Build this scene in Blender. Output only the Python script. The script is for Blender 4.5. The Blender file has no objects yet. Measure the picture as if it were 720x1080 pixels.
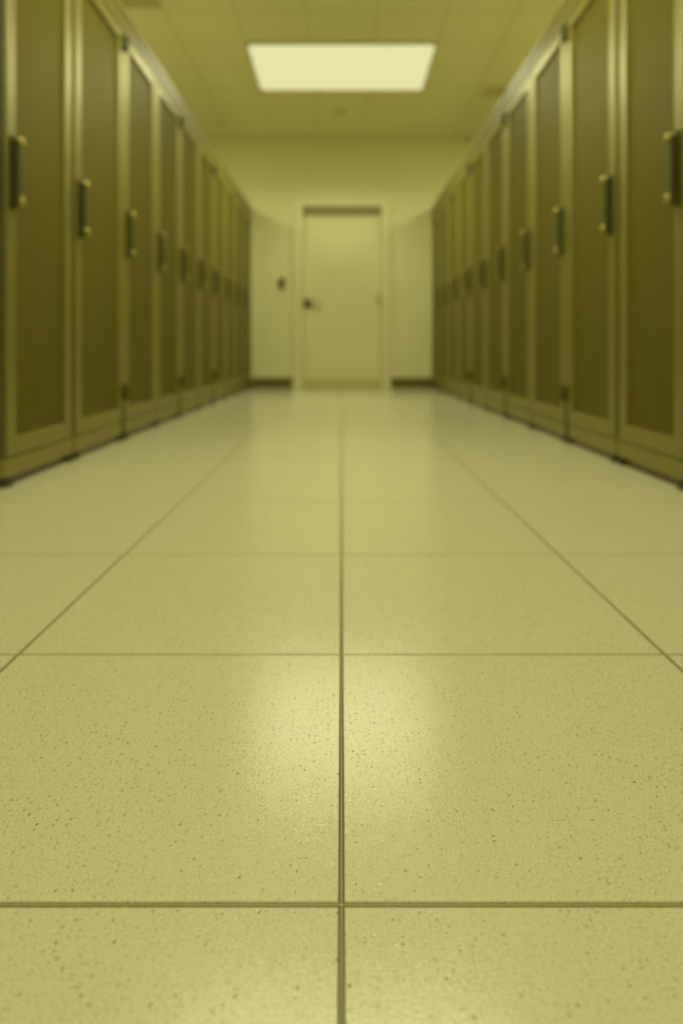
import bpy, bmesh, math, random
from mathutils import Vector, Matrix

random.seed(4)
scene = bpy.context.scene
COL = scene.collection

# ------------------------------------------------------------------ room measures (metres)
EYE = 0.42            # camera height
AISLE = 1.025         # half width of the aisle (rack fronts)
END = 7.76            # end wall
ROOM = 3.7           # half width of the room
BACK = -2.6           # wall behind the camera
TOP = 2.85            # ceiling


# ------------------------------------------------------------------ materials
def lin(c):
    return tuple(((v / 255) / 12.92 if v / 255 <= .04045 else ((v / 255 + .055) / 1.055) ** 2.4) for v in c) + (1,)


def mat(name, col, rough=.5, metal=0., ior=1.5, coat=0., coat_rough=.2):
    m = bpy.data.materials.new(name)
    m.use_nodes = True
    b = m.node_tree.nodes['Principled BSDF']
    b.inputs['Base Color'].default_value = tuple(col) + ((1,) if len(col) == 3 else ())
    b.inputs['Roughness'].default_value = rough
    b.inputs['Metallic'].default_value = metal
    b.inputs['IOR'].default_value = ior
    b.inputs['Coat Weight'].default_value = coat
    b.inputs['Coat Roughness'].default_value = coat_rough
    return m


def nd(m, t, **kw):
    n = m.node_tree.nodes.new(t)
    for k, v in kw.items():
        setattr(n, k, v)
    return n


def lk(m, a, b):
    m.node_tree.links.new(a, b)


def mth(m, op, a, b=None, clamp=False):
    n = nd(m, 'ShaderNodeMath', operation=op, use_clamp=clamp)
    for i, v in enumerate((a, b)):
        if v is None:
            continue
        if isinstance(v, (int, float)):
            n.inputs[i].default_value = v
        else:
            lk(m, v, n.inputs[i])
    return n.outputs[0]


def ramp(m, fac, lo, hi, a=0., b=1.):
    n = nd(m, 'ShaderNodeMapRange')
    lk(m, fac, n.inputs['Value'])
    n.inputs['From Min'].default_value = lo
    n.inputs['From Max'].default_value = hi
    n.inputs['To Min'].default_value = a
    n.inputs['To Max'].default_value = b
    return n.outputs[0]


def mixc(m, fac, a, b):
    n = nd(m, 'ShaderNodeMix', data_type='RGBA')
    if isinstance(fac, (int, float)):
        n.inputs['Factor'].default_value = fac
    else:
        lk(m, fac, n.inputs['Factor'])
    for s, v in ((6, a), (7, b)):
        if isinstance(v, (tuple, list)):
            n.inputs[s].default_value = tuple(v) + ((1,) if len(v) == 3 else ())
        else:
            lk(m, v, n.inputs[s])
    return n.outputs[2]


FLOOR_C = (.55, .529, .345)


def floor_material():
    m = mat('speckled_floor_tile', FLOOR_C, .13, 0, 1.5)
    b = m.node_tree.nodes['Principled BSDF']
    tc = nd(m, 'ShaderNodeTexCoord').outputs['Object']
    # wobble, so that the chips are not round
    nz = nd(m, 'ShaderNodeTexNoise')
    nz.inputs['Scale'].default_value = 260
    lk(m, tc, nz.inputs['Vector'])
    off = nd(m, 'ShaderNodeVectorMath', operation='MULTIPLY_ADD')
    lk(m, nz.outputs['Color'], off.inputs[0])
    off.inputs[1].default_value = (.0026, .0026, 0)
    lk(m, tc, off.inputs[2])

    def specks(scale, thr, lo, hi):
        v = nd(m, 'ShaderNodeTexVoronoi', voronoi_dimensions='2D')
        v.inputs['Scale'].default_value = scale
        lk(m, off.outputs[0], v.inputs['Vector'])
        sep = nd(m, 'ShaderNodeSeparateColor')
        lk(m, v.outputs['Color'], sep.inputs[0])
        on = mth(m, 'GREATER_THAN', sep.outputs[0], thr)
        size = ramp(m, sep.outputs[1], 0, 1, lo, hi)
        d = mth(m, 'SUBTRACT', size, v.outputs['Distance'])
        d = mth(m, 'MULTIPLY', d, 9, clamp=True)
        tone = ramp(m, sep.outputs[2], 0, 1, .35, 1)
        return mth(m, 'MULTIPLY', mth(m, 'MULTIPLY', d, on), tone)
    s1 = specks(150, .66, .10, .27)
    s2 = specks(330, .35, .14, .38)
    dark = mth(m, 'MAXIMUM', s1, mth(m, 'MULTIPLY', s2, .55))
    big = nd(m, 'ShaderNodeTexNoise')
    big.inputs['Scale'].default_value = 420
    big.inputs['Detail'].default_value = 3
    lk(m, tc, big.inputs['Vector'])
    mott = ramp(m, big.outputs[0], .3, .7, 0, 1)
    base = mixc(m, mott, tuple(v * .86 for v in FLOOR_C), tuple(v * 1.09 for v in FLOOR_C))
    col = mixc(m, mth(m, 'MULTIPLY', dark, .8), base, (.15, .12, .02))
    lk(m, col, b.inputs['Base Color'])
    h = mth(m, 'SUBTRACT', big.outputs[0], mth(m, 'MULTIPLY', dark, .8))
    bp = nd(m, 'ShaderNodeBump')
    bp.inputs['Strength'].default_value = .3
    bp.inputs['Distance'].default_value = .0007
    lk(m, h, bp.inputs['Height'])
    lk(m, bp.outputs[0], b.inputs['Normal'])
    return m


def paint_material(name, col, rough, scale, amount):
    m = mat(name, col, rough)
    b = m.node_tree.nodes['Principled BSDF']
    tc = nd(m, 'ShaderNodeTexCoord').outputs['Object']
    n = nd(m, 'ShaderNodeTexNoise')
    n.inputs['Scale'].default_value = scale
    n.inputs['Detail'].default_value = 4
    lk(m, tc, n.inputs['Vector'])
    lk(m, mixc(m, n.outputs[0], tuple(v * (1 - amount) for v in col), tuple(v * (1 + amount) for v in col)),
       b.inputs['Base Color'])
    return m


def mesh_material():
    m = mat('perforated_steel', (.07, .06, .008), .5, 0, 1.3)
    b = m.node_tree.nodes['Principled BSDF']
    b.inputs['Specular Tint'].default_value = (1, .95, .5, 1)
    tc = nd(m, 'ShaderNodeTexCoord').outputs['Object']
    sp = nd(m, 'ShaderNodeSeparateXYZ')
    lk(m, tc, sp.inputs[0])
    k = math.pi / .006
    a = mth(m, 'SINE', mth(m, 'MULTIPLY', mth(m, 'ADD', sp.outputs[1], sp.outputs[2]), k))
    c = mth(m, 'SINE', mth(m, 'MULTIPLY', mth(m, 'SUBTRACT', sp.outputs[1], sp.outputs[2]), k))
    hole = ramp(m, mth(m, 'MULTIPLY', a, c), .05, .35)
    lk(m, mixc(m, hole, (.14, .118, .015), (.055, .046, .006)), b.inputs['Base Color'])
    lk(m, ramp(m, hole, 0, 1, .3, .08), b.inputs['Specular IOR Level'])
    bp = nd(m, 'ShaderNodeBump')
    bp.inputs['Strength'].default_value = .25
    bp.inputs['Distance'].default_value = .001
    lk(m, mth(m, 'SUBTRACT', 1, hole), bp.inputs['Height'])
    lk(m, bp.outputs[0], b.inputs['Normal'])
    return m


def emit(name, col, strength):
    m = bpy.data.materials.new(name)
    m.use_nodes = True
    nt = m.node_tree
    nt.nodes.remove(nt.nodes['Principled BSDF'])
    e = nt.nodes.new('ShaderNodeEmission')
    e.inputs[0].default_value = tuple(col) + (1,)
    e.inputs[1].default_value = strength
    nt.links.new(e.outputs[0], nt.nodes['Material Output'].inputs[0])
    return m


M = dict(
    floor=floor_material(),
    seam=mat('dark_panel_edge', (.055, .043, .004), .6),
    filler=mat('seam_filler', (.50, .45, .16), .5),
    wall=paint_material('wall_paint', (.63, .61, .33), .6, 30, .02),
    ceil=paint_material('ceiling_tile', (.82, .785, .47), .8, 180, .05),
    grid=mat('ceiling_grid', (.64, .6, .33), .6),
    rack=paint_material('rack_enamel', (.14, .119, .014), .38, 60, .04),
    trim=mat('top_trim_enamel', (.15, .128, .016), .45, 0, 1.65),
    body=mat('rack_shell', (.07, .06, .007), .4, 0, 1.8),
    mesh=mesh_material(),
    black=mat('black_plastic', (.06, .062, .006), .45),
    chrome=mat('worn_chrome', (.36, .31, .09), .42, .8),
    rubber=mat('rubber_foot', (.035, .036, .005), .7),
    door=paint_material('door_paint', (.63, .608, .33), .45, 20, .015),
    frame=mat('door_frame_paint', (.63, .605, .33), .45),
    base=mat('dark_baseboard', (.12, .098, .010), .5),
    header=mat('door_header_bar', (.25, .225, .075), .5),
    sweep=mat('door_sweep', (.50, .47, .18), .5),
    lever=mat('brushed_lever', (.42, .39, .17), .4, 0),
    rim=mat('light_rim', (.5, .47, .18), .5),
    lens=emit('light_diffuser', (.80, .775, .40), 1.0),
    vent=mat('vent_grey', (.6, .56, .28), .6),
)
RM = M['rack'].node_tree.nodes['Principled BSDF']
RM.inputs['IOR'].default_value = 2.5
RM.inputs['Specular Tint'].default_value = (1, .96, .55, 1)


# ------------------------------------------------------------------ mesh helpers
def box(bm, x0, x1, y0, y1, z0, z1, bev=0., seg=2, mi=0):
    x0, x1 = sorted((x0, x1))
    y0, y1 = sorted((y0, y1))
    z0, z1 = sorted((z0, z1))
    r = bmesh.ops.create_cube(bm, size=1)
    vs = r['verts']
    for v in vs:
        v.co = Vector(((x0 + x1) / 2 + v.co.x * (x1 - x0), (y0 + y1) / 2 + v.co.y * (y1 - y0),
                       (z0 + z1) / 2 + v.co.z * (z1 - z0)))
    fs = list({f for v in vs for f in v.link_faces})
    for f in fs:
        f.material_index = mi
    if bev:
        es = list({e for v in vs for e in v.link_edges})
        bmesh.ops.bevel(bm, geom=es, offset=bev, segments=seg, profile=.5, affect='EDGES', clamp_overlap=True,
                        material=mi)


def prism(bm, pts, z0, z1, inner=None, mi=0):
    """outline pts (list of (x, y)) raised from z0 to z1, with an inner outline of as many points cut out"""
    lo = [bm.verts.new((x, y, z0)) for x, y in pts]
    hi = [bm.verts.new((x, y, z1)) for x, y in pts]
    n = len(pts)
    F = []
    for i in range(n):
        F.append(bm.faces.new((lo[i], lo[(i + 1) % n], hi[(i + 1) % n], hi[i])))
    if inner is None:
        F.append(bm.faces.new(hi))
        F.append(bm.faces.new(lo[::-1]))
    else:
        li = [bm.verts.new((x, y, z0)) for x, y in inner]
        hi2 = [bm.verts.new((x, y, z1)) for x, y in inner]
        for i in range(n):
            j = (i + 1) % n
            F.append(bm.faces.new((li[j], li[i], hi2[i], hi2[j])))
            F.append(bm.faces.new((hi[i], hi[j], hi2[j], hi2[i])))
            F.append(bm.faces.new((lo[j], lo[i], li[i], li[j])))
    for f in F:
        f.material_index = mi


def rrect(w, d, r, seg=8):
    out = []
    for cx, cy, a0 in ((w / 2 - r, d / 2 - r, 0), (-w / 2 + r, d / 2 - r, 90), (-w / 2 + r, -d / 2 + r, 180),
                       (w / 2 - r, -d / 2 + r, 270)):
        for i in range(seg + 1):
            a = math.radians(a0 + 90 * i / seg)
            out.append((cx + r * math.cos(a), cy + r * math.sin(a)))
    return out


def lathe(bm, prof, axis, origin, seg=24):
    """prof: (radius, height) pairs turned round an axis"""
    ax = Vector(axis).normalized()
    q = ax.to_track_quat('Z', 'Y')
    rings = []
    for r, h in prof:
        ring = []
        for i in range(seg):
            a = 2 * math.pi * i / seg
            ring.append(bm.verts.new(Vector(origin) + q @ Vector((r * math.cos(a), r * math.sin(a), h))))
        rings.append(ring)
    for a, b in zip(rings, rings[1:]):
        for i in range(seg):
            bm.faces.new((a[i], a[(i + 1) % seg], b[(i + 1) % seg], b[i]))
    bm.faces.new(rings[0][::-1])
    bm.faces.new(rings[-1])


def obj(name, bm, mats, parent=None, smooth=False):
    bmesh.ops.recalc_face_normals(bm, faces=bm.faces[:])
    me = bpy.data.meshes.new(name)
    bm.to_mesh(me)
    bm.free()
    for m in (mats if isinstance(mats, (list, tuple)) else [mats]):
        me.materials.append(m)
    if smooth:
        for p in me.polygons:
            p.use_smooth = True
    o = bpy.data.objects.new(name, me)
    COL.objects.link(o)
    o.parent = parent
    return o


def new():
    return bmesh.new()


def thing(name, label, cat, loc=(0, 0, 0), group=None):
    o = bpy.data.objects.new(name, None)
    o.empty_display_size = .1
    COL.objects.link(o)
    o.location = loc
    tag(o, label, cat, group)
    return o


def tag(o, label, cat, group=None):
    o['label'] = label
    o['category'] = cat
    if group:
        o['group'] = group
    return o


def struct(o, label=None, cat=None):
    o['kind'] = 'structure'
    if label:
        o['label'] = label
    if cat:
        o['category'] = cat
    return o


# ------------------------------------------------------------------ floor of square panels
ROWS = [-2.5, -2.05, -1.6, -1.17, -.75, -.335, .09, .518, .945, 1.407, 1.902, 2.479, 3.10, 3.733, 4.37, 5.01, 5.65,
        6.29, 6.93, 7.57]
TW = 1.065 * EYE
bm = new()
box(bm, -ROOM, ROOM, BACK, END + .12, -.05, -.0012, mi=1)
ys = [BACK] + ROWS + [END + .12]
xs = [-ROOM, -TW, 0, TW, ROOM]
S = .0023
for y0, y1 in zip(ys, ys[1:]):
    for x0, x1 in zip(xs, xs[1:]):
        box(bm, x0 + S, x1 - S, y0 + S, y1 - S, -.02, 0, bev=.0006, seg=1, mi=0)
for y in ROWS:
    box(bm, -ROOM, ROOM, y - .00045, y + .00045, -.02, -.0003, mi=2)
for x in xs[1:-1]:
    box(bm, x - .0004, x + .0004, BACK, END + .1, -.02, -.00025, mi=2)
struct(obj('floor', bm, [M['floor'], M['seam'], M['filler']]),
       'glossy speckled pale floor of large square panels with dark seams', 'floor')

# ------------------------------------------------------------------ ceiling of tiles, one left out for the light
LX, LY0, LY1 = .752, 5.38, 6.34
CX = .505
bm = new()
box(bm, -ROOM - .1, ROOM + .1, BACK - .1, END + .1, TOP + .002, TOP + .12, mi=1)
cx = [-ROOM, -6.5 * CX, -5.5 * CX, -4.5 * CX, -3.5 * CX, -2.5 * CX, -1.5 * CX, -.5 * CX, .5 * CX, 1.5 * CX, 2.5 * CX, 3.5 * CX, 4.5 * CX, 5.5 * CX, 6.5 * CX, ROOM]
cy = [LY0 + .48 * i for i in range(-16, 6)]
cy = [BACK] + [y for y in cy if BACK + .1 < y < END - .05] + [END]
for y0, y1 in zip(cy, cy[1:]):
    for x0, x1 in zip(cx, cx[1:]):
        box(bm, x0 + .006, x1 - .006, y0 + .006, y1 - .006, TOP, TOP + .03, bev=.001, seg=1, mi=0)
struct(obj('ceiling', bm, [M['ceil'], M['grid']]), 'olive toned ceiling of square lay-in tiles', 'ceiling')


LAMP_C = (1.0, .975, .62)
SPREAD = 150


def ceiling_light(y, power, label, x=0., spread=SPREAD):
    lens = M['lens']
    t = thing('ceiling_light', label, 'ceiling light', (x, y, TOP))
    w, d = 2 * LX, LY1 - LY0
    bm = new()
    prism(bm, rrect(w + .02, d + .02, .06), -.016, -.0005, rrect(w - .012, d - .012, .05))
    obj('rim', bm, M['rim'], t)
    bm = new()
    prism(bm, rrect(w - .013, d - .013, .05), -.0115, -.0015)
    obj('diffuser', bm, lens, t)
    # area lamp added below the diffuser to light the room; spread sets its cone
    L = bpy.data.lights.new('panel_lamp', 'AREA')
    L.shape = 'RECTANGLE'
    L.size, L.size_y = w - .06, d - .06
    L.energy = power
    L.color = LAMP_C
    L.spread = math.radians(spread)
    lo = bpy.data.objects.new('panel_lamp', L)
    COL.objects.link(lo)
    lo.location = (0, 0, -.018)
    lo.parent = t
    return t


ceiling_light((LY0 + LY1) / 2, 40, 'glowing rectangular ceiling light panel with rounded corners above the aisle')
ceiling_light(2.6, 44, 'ceiling light panel overhead near the camera, nearer than the visible panel', 0, 154)
ceiling_light(-.66, 29, 'ceiling light panel behind the camera, nearest the rear wall', 0, 154)

for sx, nm in ((-1, 'left'), (1, 'right')):  # unseen panels added to brighten the ceiling, end wall and upper cabinets
    for yy, wh in ((3.7, 'near'), (5.1, 'far')):
        ceiling_light(yy, 66, '%s added fill light panel, unseen behind the %s row of cabinets' % (wh, nm),
                      sx * 2.85, 180)

# ------------------------------------------------------------------ walls
DX0, DX1, DZ = -.435, .452, 2.055       # door opening
bm = new()
box(bm, -ROOM - .1, DX0 - .02, END, END + .12, 0, TOP + .004)
box(bm, DX1 + .02, ROOM + .1, END, END + .12, 0, TOP + .004)
box(bm, DX0 - .02, DX1 + .02, END, END + .12, DZ + .02, TOP + .004)
struct(obj('wall_back', bm, M['wall']), 'pale plain end wall with the door', 'wall')
for s, nm in ((-1, 'wall_left'), (1, 'wall_right')):
    bm = new()
    box(bm, s * ROOM, s * (ROOM + .1), BACK, END, 0, TOP + .004)
    struct(obj(nm, bm, M['wall']), 'plain pale wall behind the %s row of cabinets' % nm[5:], 'wall')
bm = new()
box(bm, -ROOM - .1, ROOM + .1, BACK - .1, BACK, 0, TOP + .004)
struct(obj('wall_front', bm, M['wall']), 'plain pale wall behind the camera', 'wall')
bm = new()
box(bm, -ROOM, ROOM, END - .02, END, TOP - .03, TOP - .001, bev=.003)
struct(obj('trim_1', bm, M['grid']), 'thin ceiling edge trim along the end wall', 'trim')
for nm, a, b in (('baseboard_left', -ROOM, -.555), ('baseboard_right', .565, ROOM)):
    bm = new()
    box(bm, a, b, END - .014, END, 0, .115, bev=.004)
    struct(obj(nm, bm, M['base']), 'dark baseboard %s of the end door' % nm[10:], 'baseboard')

# ------------------------------------------------------------------ end door
door = bpy.data.objects.new('door_1', None)
COL.objects.link(door)
door.location = (0, END, 0)
struct(door, 'plain pale flush door in the end wall', 'door')
bm = new()
J = .105
outl = [(DX0 - .115, 0), (DX0 - .115, DZ + J), (DX1 + .1, DZ + J), (DX1 + .1, 0), (DX1, 0), (DX1, DZ), (DX0, DZ), (DX0, 0)]
prism(bm, outl, .0005, .03)
liner = [(DX0 - .018, 0), (DX0 - .018, DZ + .018), (DX1 + .018, DZ + .018), (DX1 + .018, 0), (DX1, 0), (DX1, DZ), (DX0, DZ),
         (DX0, 0)]
prism(bm, liner, -.118, .0005)
bmesh.ops.transform(bm, matrix=Matrix.Rotation(math.radians(90), 4, 'X'), verts=bm.verts[:])
bmesh.ops.remove_doubles(bm, verts=bm.verts[:], dist=.00001)
obj('door_frame', bm, M['frame'], door)
bm = new()
box(bm, DX0 + .004, DX1 - .004, .03, .075, .095, DZ - .095, bev=.003)
obj('door_leaf', bm, M['door'], door)
bm = new()
box(bm, DX0 + .001, DX1 - .001, .012, .08, DZ - .092, DZ - .002, bev=.006)
obj('header_bar', bm, M['header'], door)
bm = new()
box(bm, DX0 + .002, DX1 - .002, .024, .08, .001, .092, bev=.004)
obj('door_sweep', bm, M['sweep'], door)
bm = new()
box(bm, -.43, -.335, .018, .0305, .91, 1.01, bev=.012)
lathe(bm, [(.02, 0), (.02, .035), (.016, .045)], (0, -1, 0), (-.375, .02, .967))
h = obj('door_handle', bm, M['black'], door)
bm = new()
box(bm, -.385, -.225, -.038, -.022, .955, .979, bev=.007)
obj('lever', bm, M['lever'], h)
bm = new()
box(bm, .40, .438, .012, .031, .95, 1.06, bev=.005)
lathe(bm, [(.009, .0), (.009, .1)], (0, 0, 1), (.437, .012, .955))
obj('hinge', bm, M['lever'], door)

# wall reader
t = thing('wall_switch', 'small black wall switch box left of the end door', 'wall switch', (-.677, END, 1.185))
bm = new()
box(bm, -.038, .038, -.022, -.0005, -.06, .06, bev=.007)
obj('housing', bm, M['base'], t)
bm = new()
box(bm, -.018, .018, -.03, -.021, -.035, .03, bev=.005)
obj('button', bm, M['rubber'], t)

# ceiling detector and vents
t = thing('smoke_detector', 'small round ceiling detector between the light panel and the end wall', 'detector',
          (-.02, 6.9, TOP))
bm = new()
lathe(bm, [(.062, 0), (.062, .012), (.05, .03), (.028, .045)], (0, 0, -1), (0, 0, 0))
obj('housing', bm, M['vent'], t)
bm = new()
lathe(bm, [(.02, .044), (.02, .052), (.012, .056)], (0, 0, -1), (0, 0, 0))
obj('sensor_cap', bm, M['grid'], t)


def ceiling_vent(x, y, w, d, label):
    t = thing('ceiling_vent', label, 'ceiling vent', (x, y, TOP))
    bm = new()
    prism(bm, rrect(w, d, .01, 3), -.008, -.0005, rrect(w - .04, d - .04, .006, 3))
    obj('vent_frame', bm, M['vent'], t)
    bm = new()
    n = 7
    for i in range(n):
        yy = -d / 2 + .03 + (d - .06) * i / (n - 1)
        box(bm, -w / 2 + .018, w / 2 - .018, yy - .009, yy + .009, -.006, -.001)
    obj('slats', bm, M['vent'], t)


ceiling_vent(1.43, 6.4, .22, .26, 'faint small ceiling vent above the right row of cabinets')
ceiling_vent(-1.42, 4.72, .30, .22, 'faint small ceiling vent above the left row of cabinets')

# ------------------------------------------------------------------ server cabinets
Z_KICK0, Z_KICK1 = .028, .088
Z_D0, Z_D1 = .091, 1.925
Z_M0, Z_M1 = .15, 1.866
Z_T0, Z_T1 = 1.928, 2.035
STILE = .058
DEPTH = .95


def cabinet(side, y0, y1, g0, g1, hinge, label, group):
    """side -1 left / +1 right; the front looks at the aisle. local n = towards the aisle"""
    root = thing('server_cabinet', label, 'server cabinet', (side * AISLE, y0, 0), group)
    w = y1 - y0

    def nb(bm, n0, n1, a, b, z0, z1, bev=0., seg=2, mi=0):
        box(bm, -side * n0, -side * n1, a, b, z0, z1, bev, seg, mi)

    bm = new()
    nb(bm, -DEPTH, -.032, .0015, w - .0015, .03, 2.03, bev=.004)
    nb(bm, -.06, -.014, .0008, w - .0008, .0015, .032)  # added strip fills the foot gap, so the shadow there is less black
    for a, b in ((.0008, g0 + .004), (w - g1 - .004, w - .0008)):
        nb(bm, -.04, -.009, a, b, Z_D0, Z_T0 - .002)
    obj('body', bm, M['body'], root)
    d0, d1 = g0, w - g1
    # door frame with an outer lip round the mesh
    bm = new()
    nb(bm, -.031, 0, d0, d0 + STILE, Z_D0, Z_D1, bev=.006)
    nb(bm, -.031, 0, d1 - STILE, d1, Z_D0, Z_D1, bev=.006)
    nb(bm, -.031, -.0004, d0 + STILE - .006, d1 - STILE + .006, Z_D0, Z_M0, bev=.006)
    nb(bm, -.031, -.0004, d0 + STILE - .006, d1 - STILE + .006, Z_M1, Z_D1, bev=.006)
    door = obj('cabinet_door', bm, M['rack'], root)
    bm = new()
    nb(bm, -.02, -.012, d0 + STILE - .01, d1 - STILE + .01, Z_M0 - .01, Z_M1 + .01)
    mp = obj('mesh_panel', bm, M['mesh'], door)
    mp['label'] = 'dark perforated mesh panel'
    # kick plate and top trim
    bm = new()
    nb(bm, -.031, -.002, min(g0, .006), w - min(g1, .006), Z_KICK0, Z_KICK1, bev=.004)
    obj('kick_plate', bm, M['rack'], root)
    bm = new()
    nb(bm, -.031, .001, .0006, w - .0006, Z_T0, Z_T0 + .055, bev=.003)
    nb(bm, -.031, .004, .0006, w - .0006, Z_T0 + .0545, Z_T1, bev=.004)
    obj('top_trim', bm, M['trim'], root)
    # swing handle on the near stile
    hy = d0 + .028
    bm = new()
    nb(bm, .0005, .013, hy - .021, hy + .021, .86, 1.09, bev=.006)
    nb(bm, .012, .030, hy - .016, hy + .016, .872, 1.078, bev=.008, seg=3)
    h = obj('swing_handle', bm, M['black'], root)
    h['label'] = 'black swing handle with worn metal caps'
    for z, r in ((1.068, .0165), (.884, .015)):
        bm = new()
        lathe(bm, [(r, -.008), (r, .004), (r * .85, .009), (r * .45, .012)], (-side, 0, 0), (-side * .027, hy + .004, z), 20)
        obj('handle_cap', bm, M['chrome'], h, smooth=False)
    # dark hinge knuckles on the far edge
    if hinge:
        for z in (1.867, .227):
            bm = new()
            nb(bm, .0005, .010, d1 - .03, d1 - .004, z - .032, z + .032, bev=.004)
            lathe(bm, [(.008, -.036), (.012, -.03), (.012, .03), (.008, .036)], (0, 0, 1), (-side * .014, d1 + .004, z), 16)
            obj('hinge', bm, M['black'], root)
        bm = new()
        nb(bm, -.02, .002, w - .024, w - .001, .03, .196, bev=.001)
        obj('dark_gap_strip', bm, M['rubber'], root)  # dark strip stands in for the shaded gap below the hinge
    for y in (.035, w - .035):
        bm = new()
        lathe(bm, [(.02, .0), (.02, .012), (.012, .016), (.012, .031)], (0, 0, 1), (side * .012, y, 0), 16)
        obj('foot', bm, M['rubber'], root)
    return root


ORD = ['nearest the camera', 'second from the camera', 'third from the camera', 'fourth from the camera',
       'fifth from the camera', 'sixth from the camera', 'fourth from the end wall', 'third from the end wall',
       'second from the end wall', 'farthest, against the end wall']
ROWS_LR = {
    -1: [2.075, 2.62, 3.225, 3.79, 4.345, 4.91, 5.48, 6.05, 6.62, 7.19, 7.745],
    1: [2.03, 2.545, 3.125, 3.70, 4.28, 4.86, 5.44, 6.02, 6.60, 7.17, 7.745],
}
for side, nm in ((-1, 'left'), (1, 'right')):
    B = ROWS_LR[side]
    for i in range(10):
        g0 = .022 if i in (0, 1) else .012
        g1 = .022 if i == 0 else .012
        cabinet(side, B[i], B[i + 1], g0, g1, i in (1, 3, 5),
                'dark server cabinet with mesh door in the %s row, %s' % (nm, ORD[i]),
                'server cabinets along the %s side' % nm)

# ------------------------------------------------------------------ world and camera
w = bpy.data.worlds.new('World')
scene.world = w
w.use_nodes = True
w.node_tree.nodes['Background'].inputs[0].default_value = (.02, .018, .006, 1)

cam = bpy.data.cameras.new('Camera')
cam.sensor_fit = 'VERTICAL'
cam.sensor_height = 36
cam.lens = 24
cam.shift_y = -(540 - 370) / 1080
cam.clip_start = .02
cam.dof.use_dof = True
cam.dof.focus_distance = .66
cam.dof.aperture_fstop = 2.55
co = bpy.data.objects.new('Camera', cam)
COL.objects.link(co)
co.location = (0, 0, EYE)
co.rotation_euler = (math.radians(90), 0, 0)
scene.camera = co

vs = scene.view_settings
vs.view_transform = 'Standard'
vs.look = 'None'
vs.gamma = 1
vs.use_curve_mapping = False
vs.exposure = 0
scene.cycles.use_denoising = True
scene.cycles.max_bounces = 10
scene.cycles.diffuse_bounces = 6
scene.cycles.sample_clamp_indirect = 10
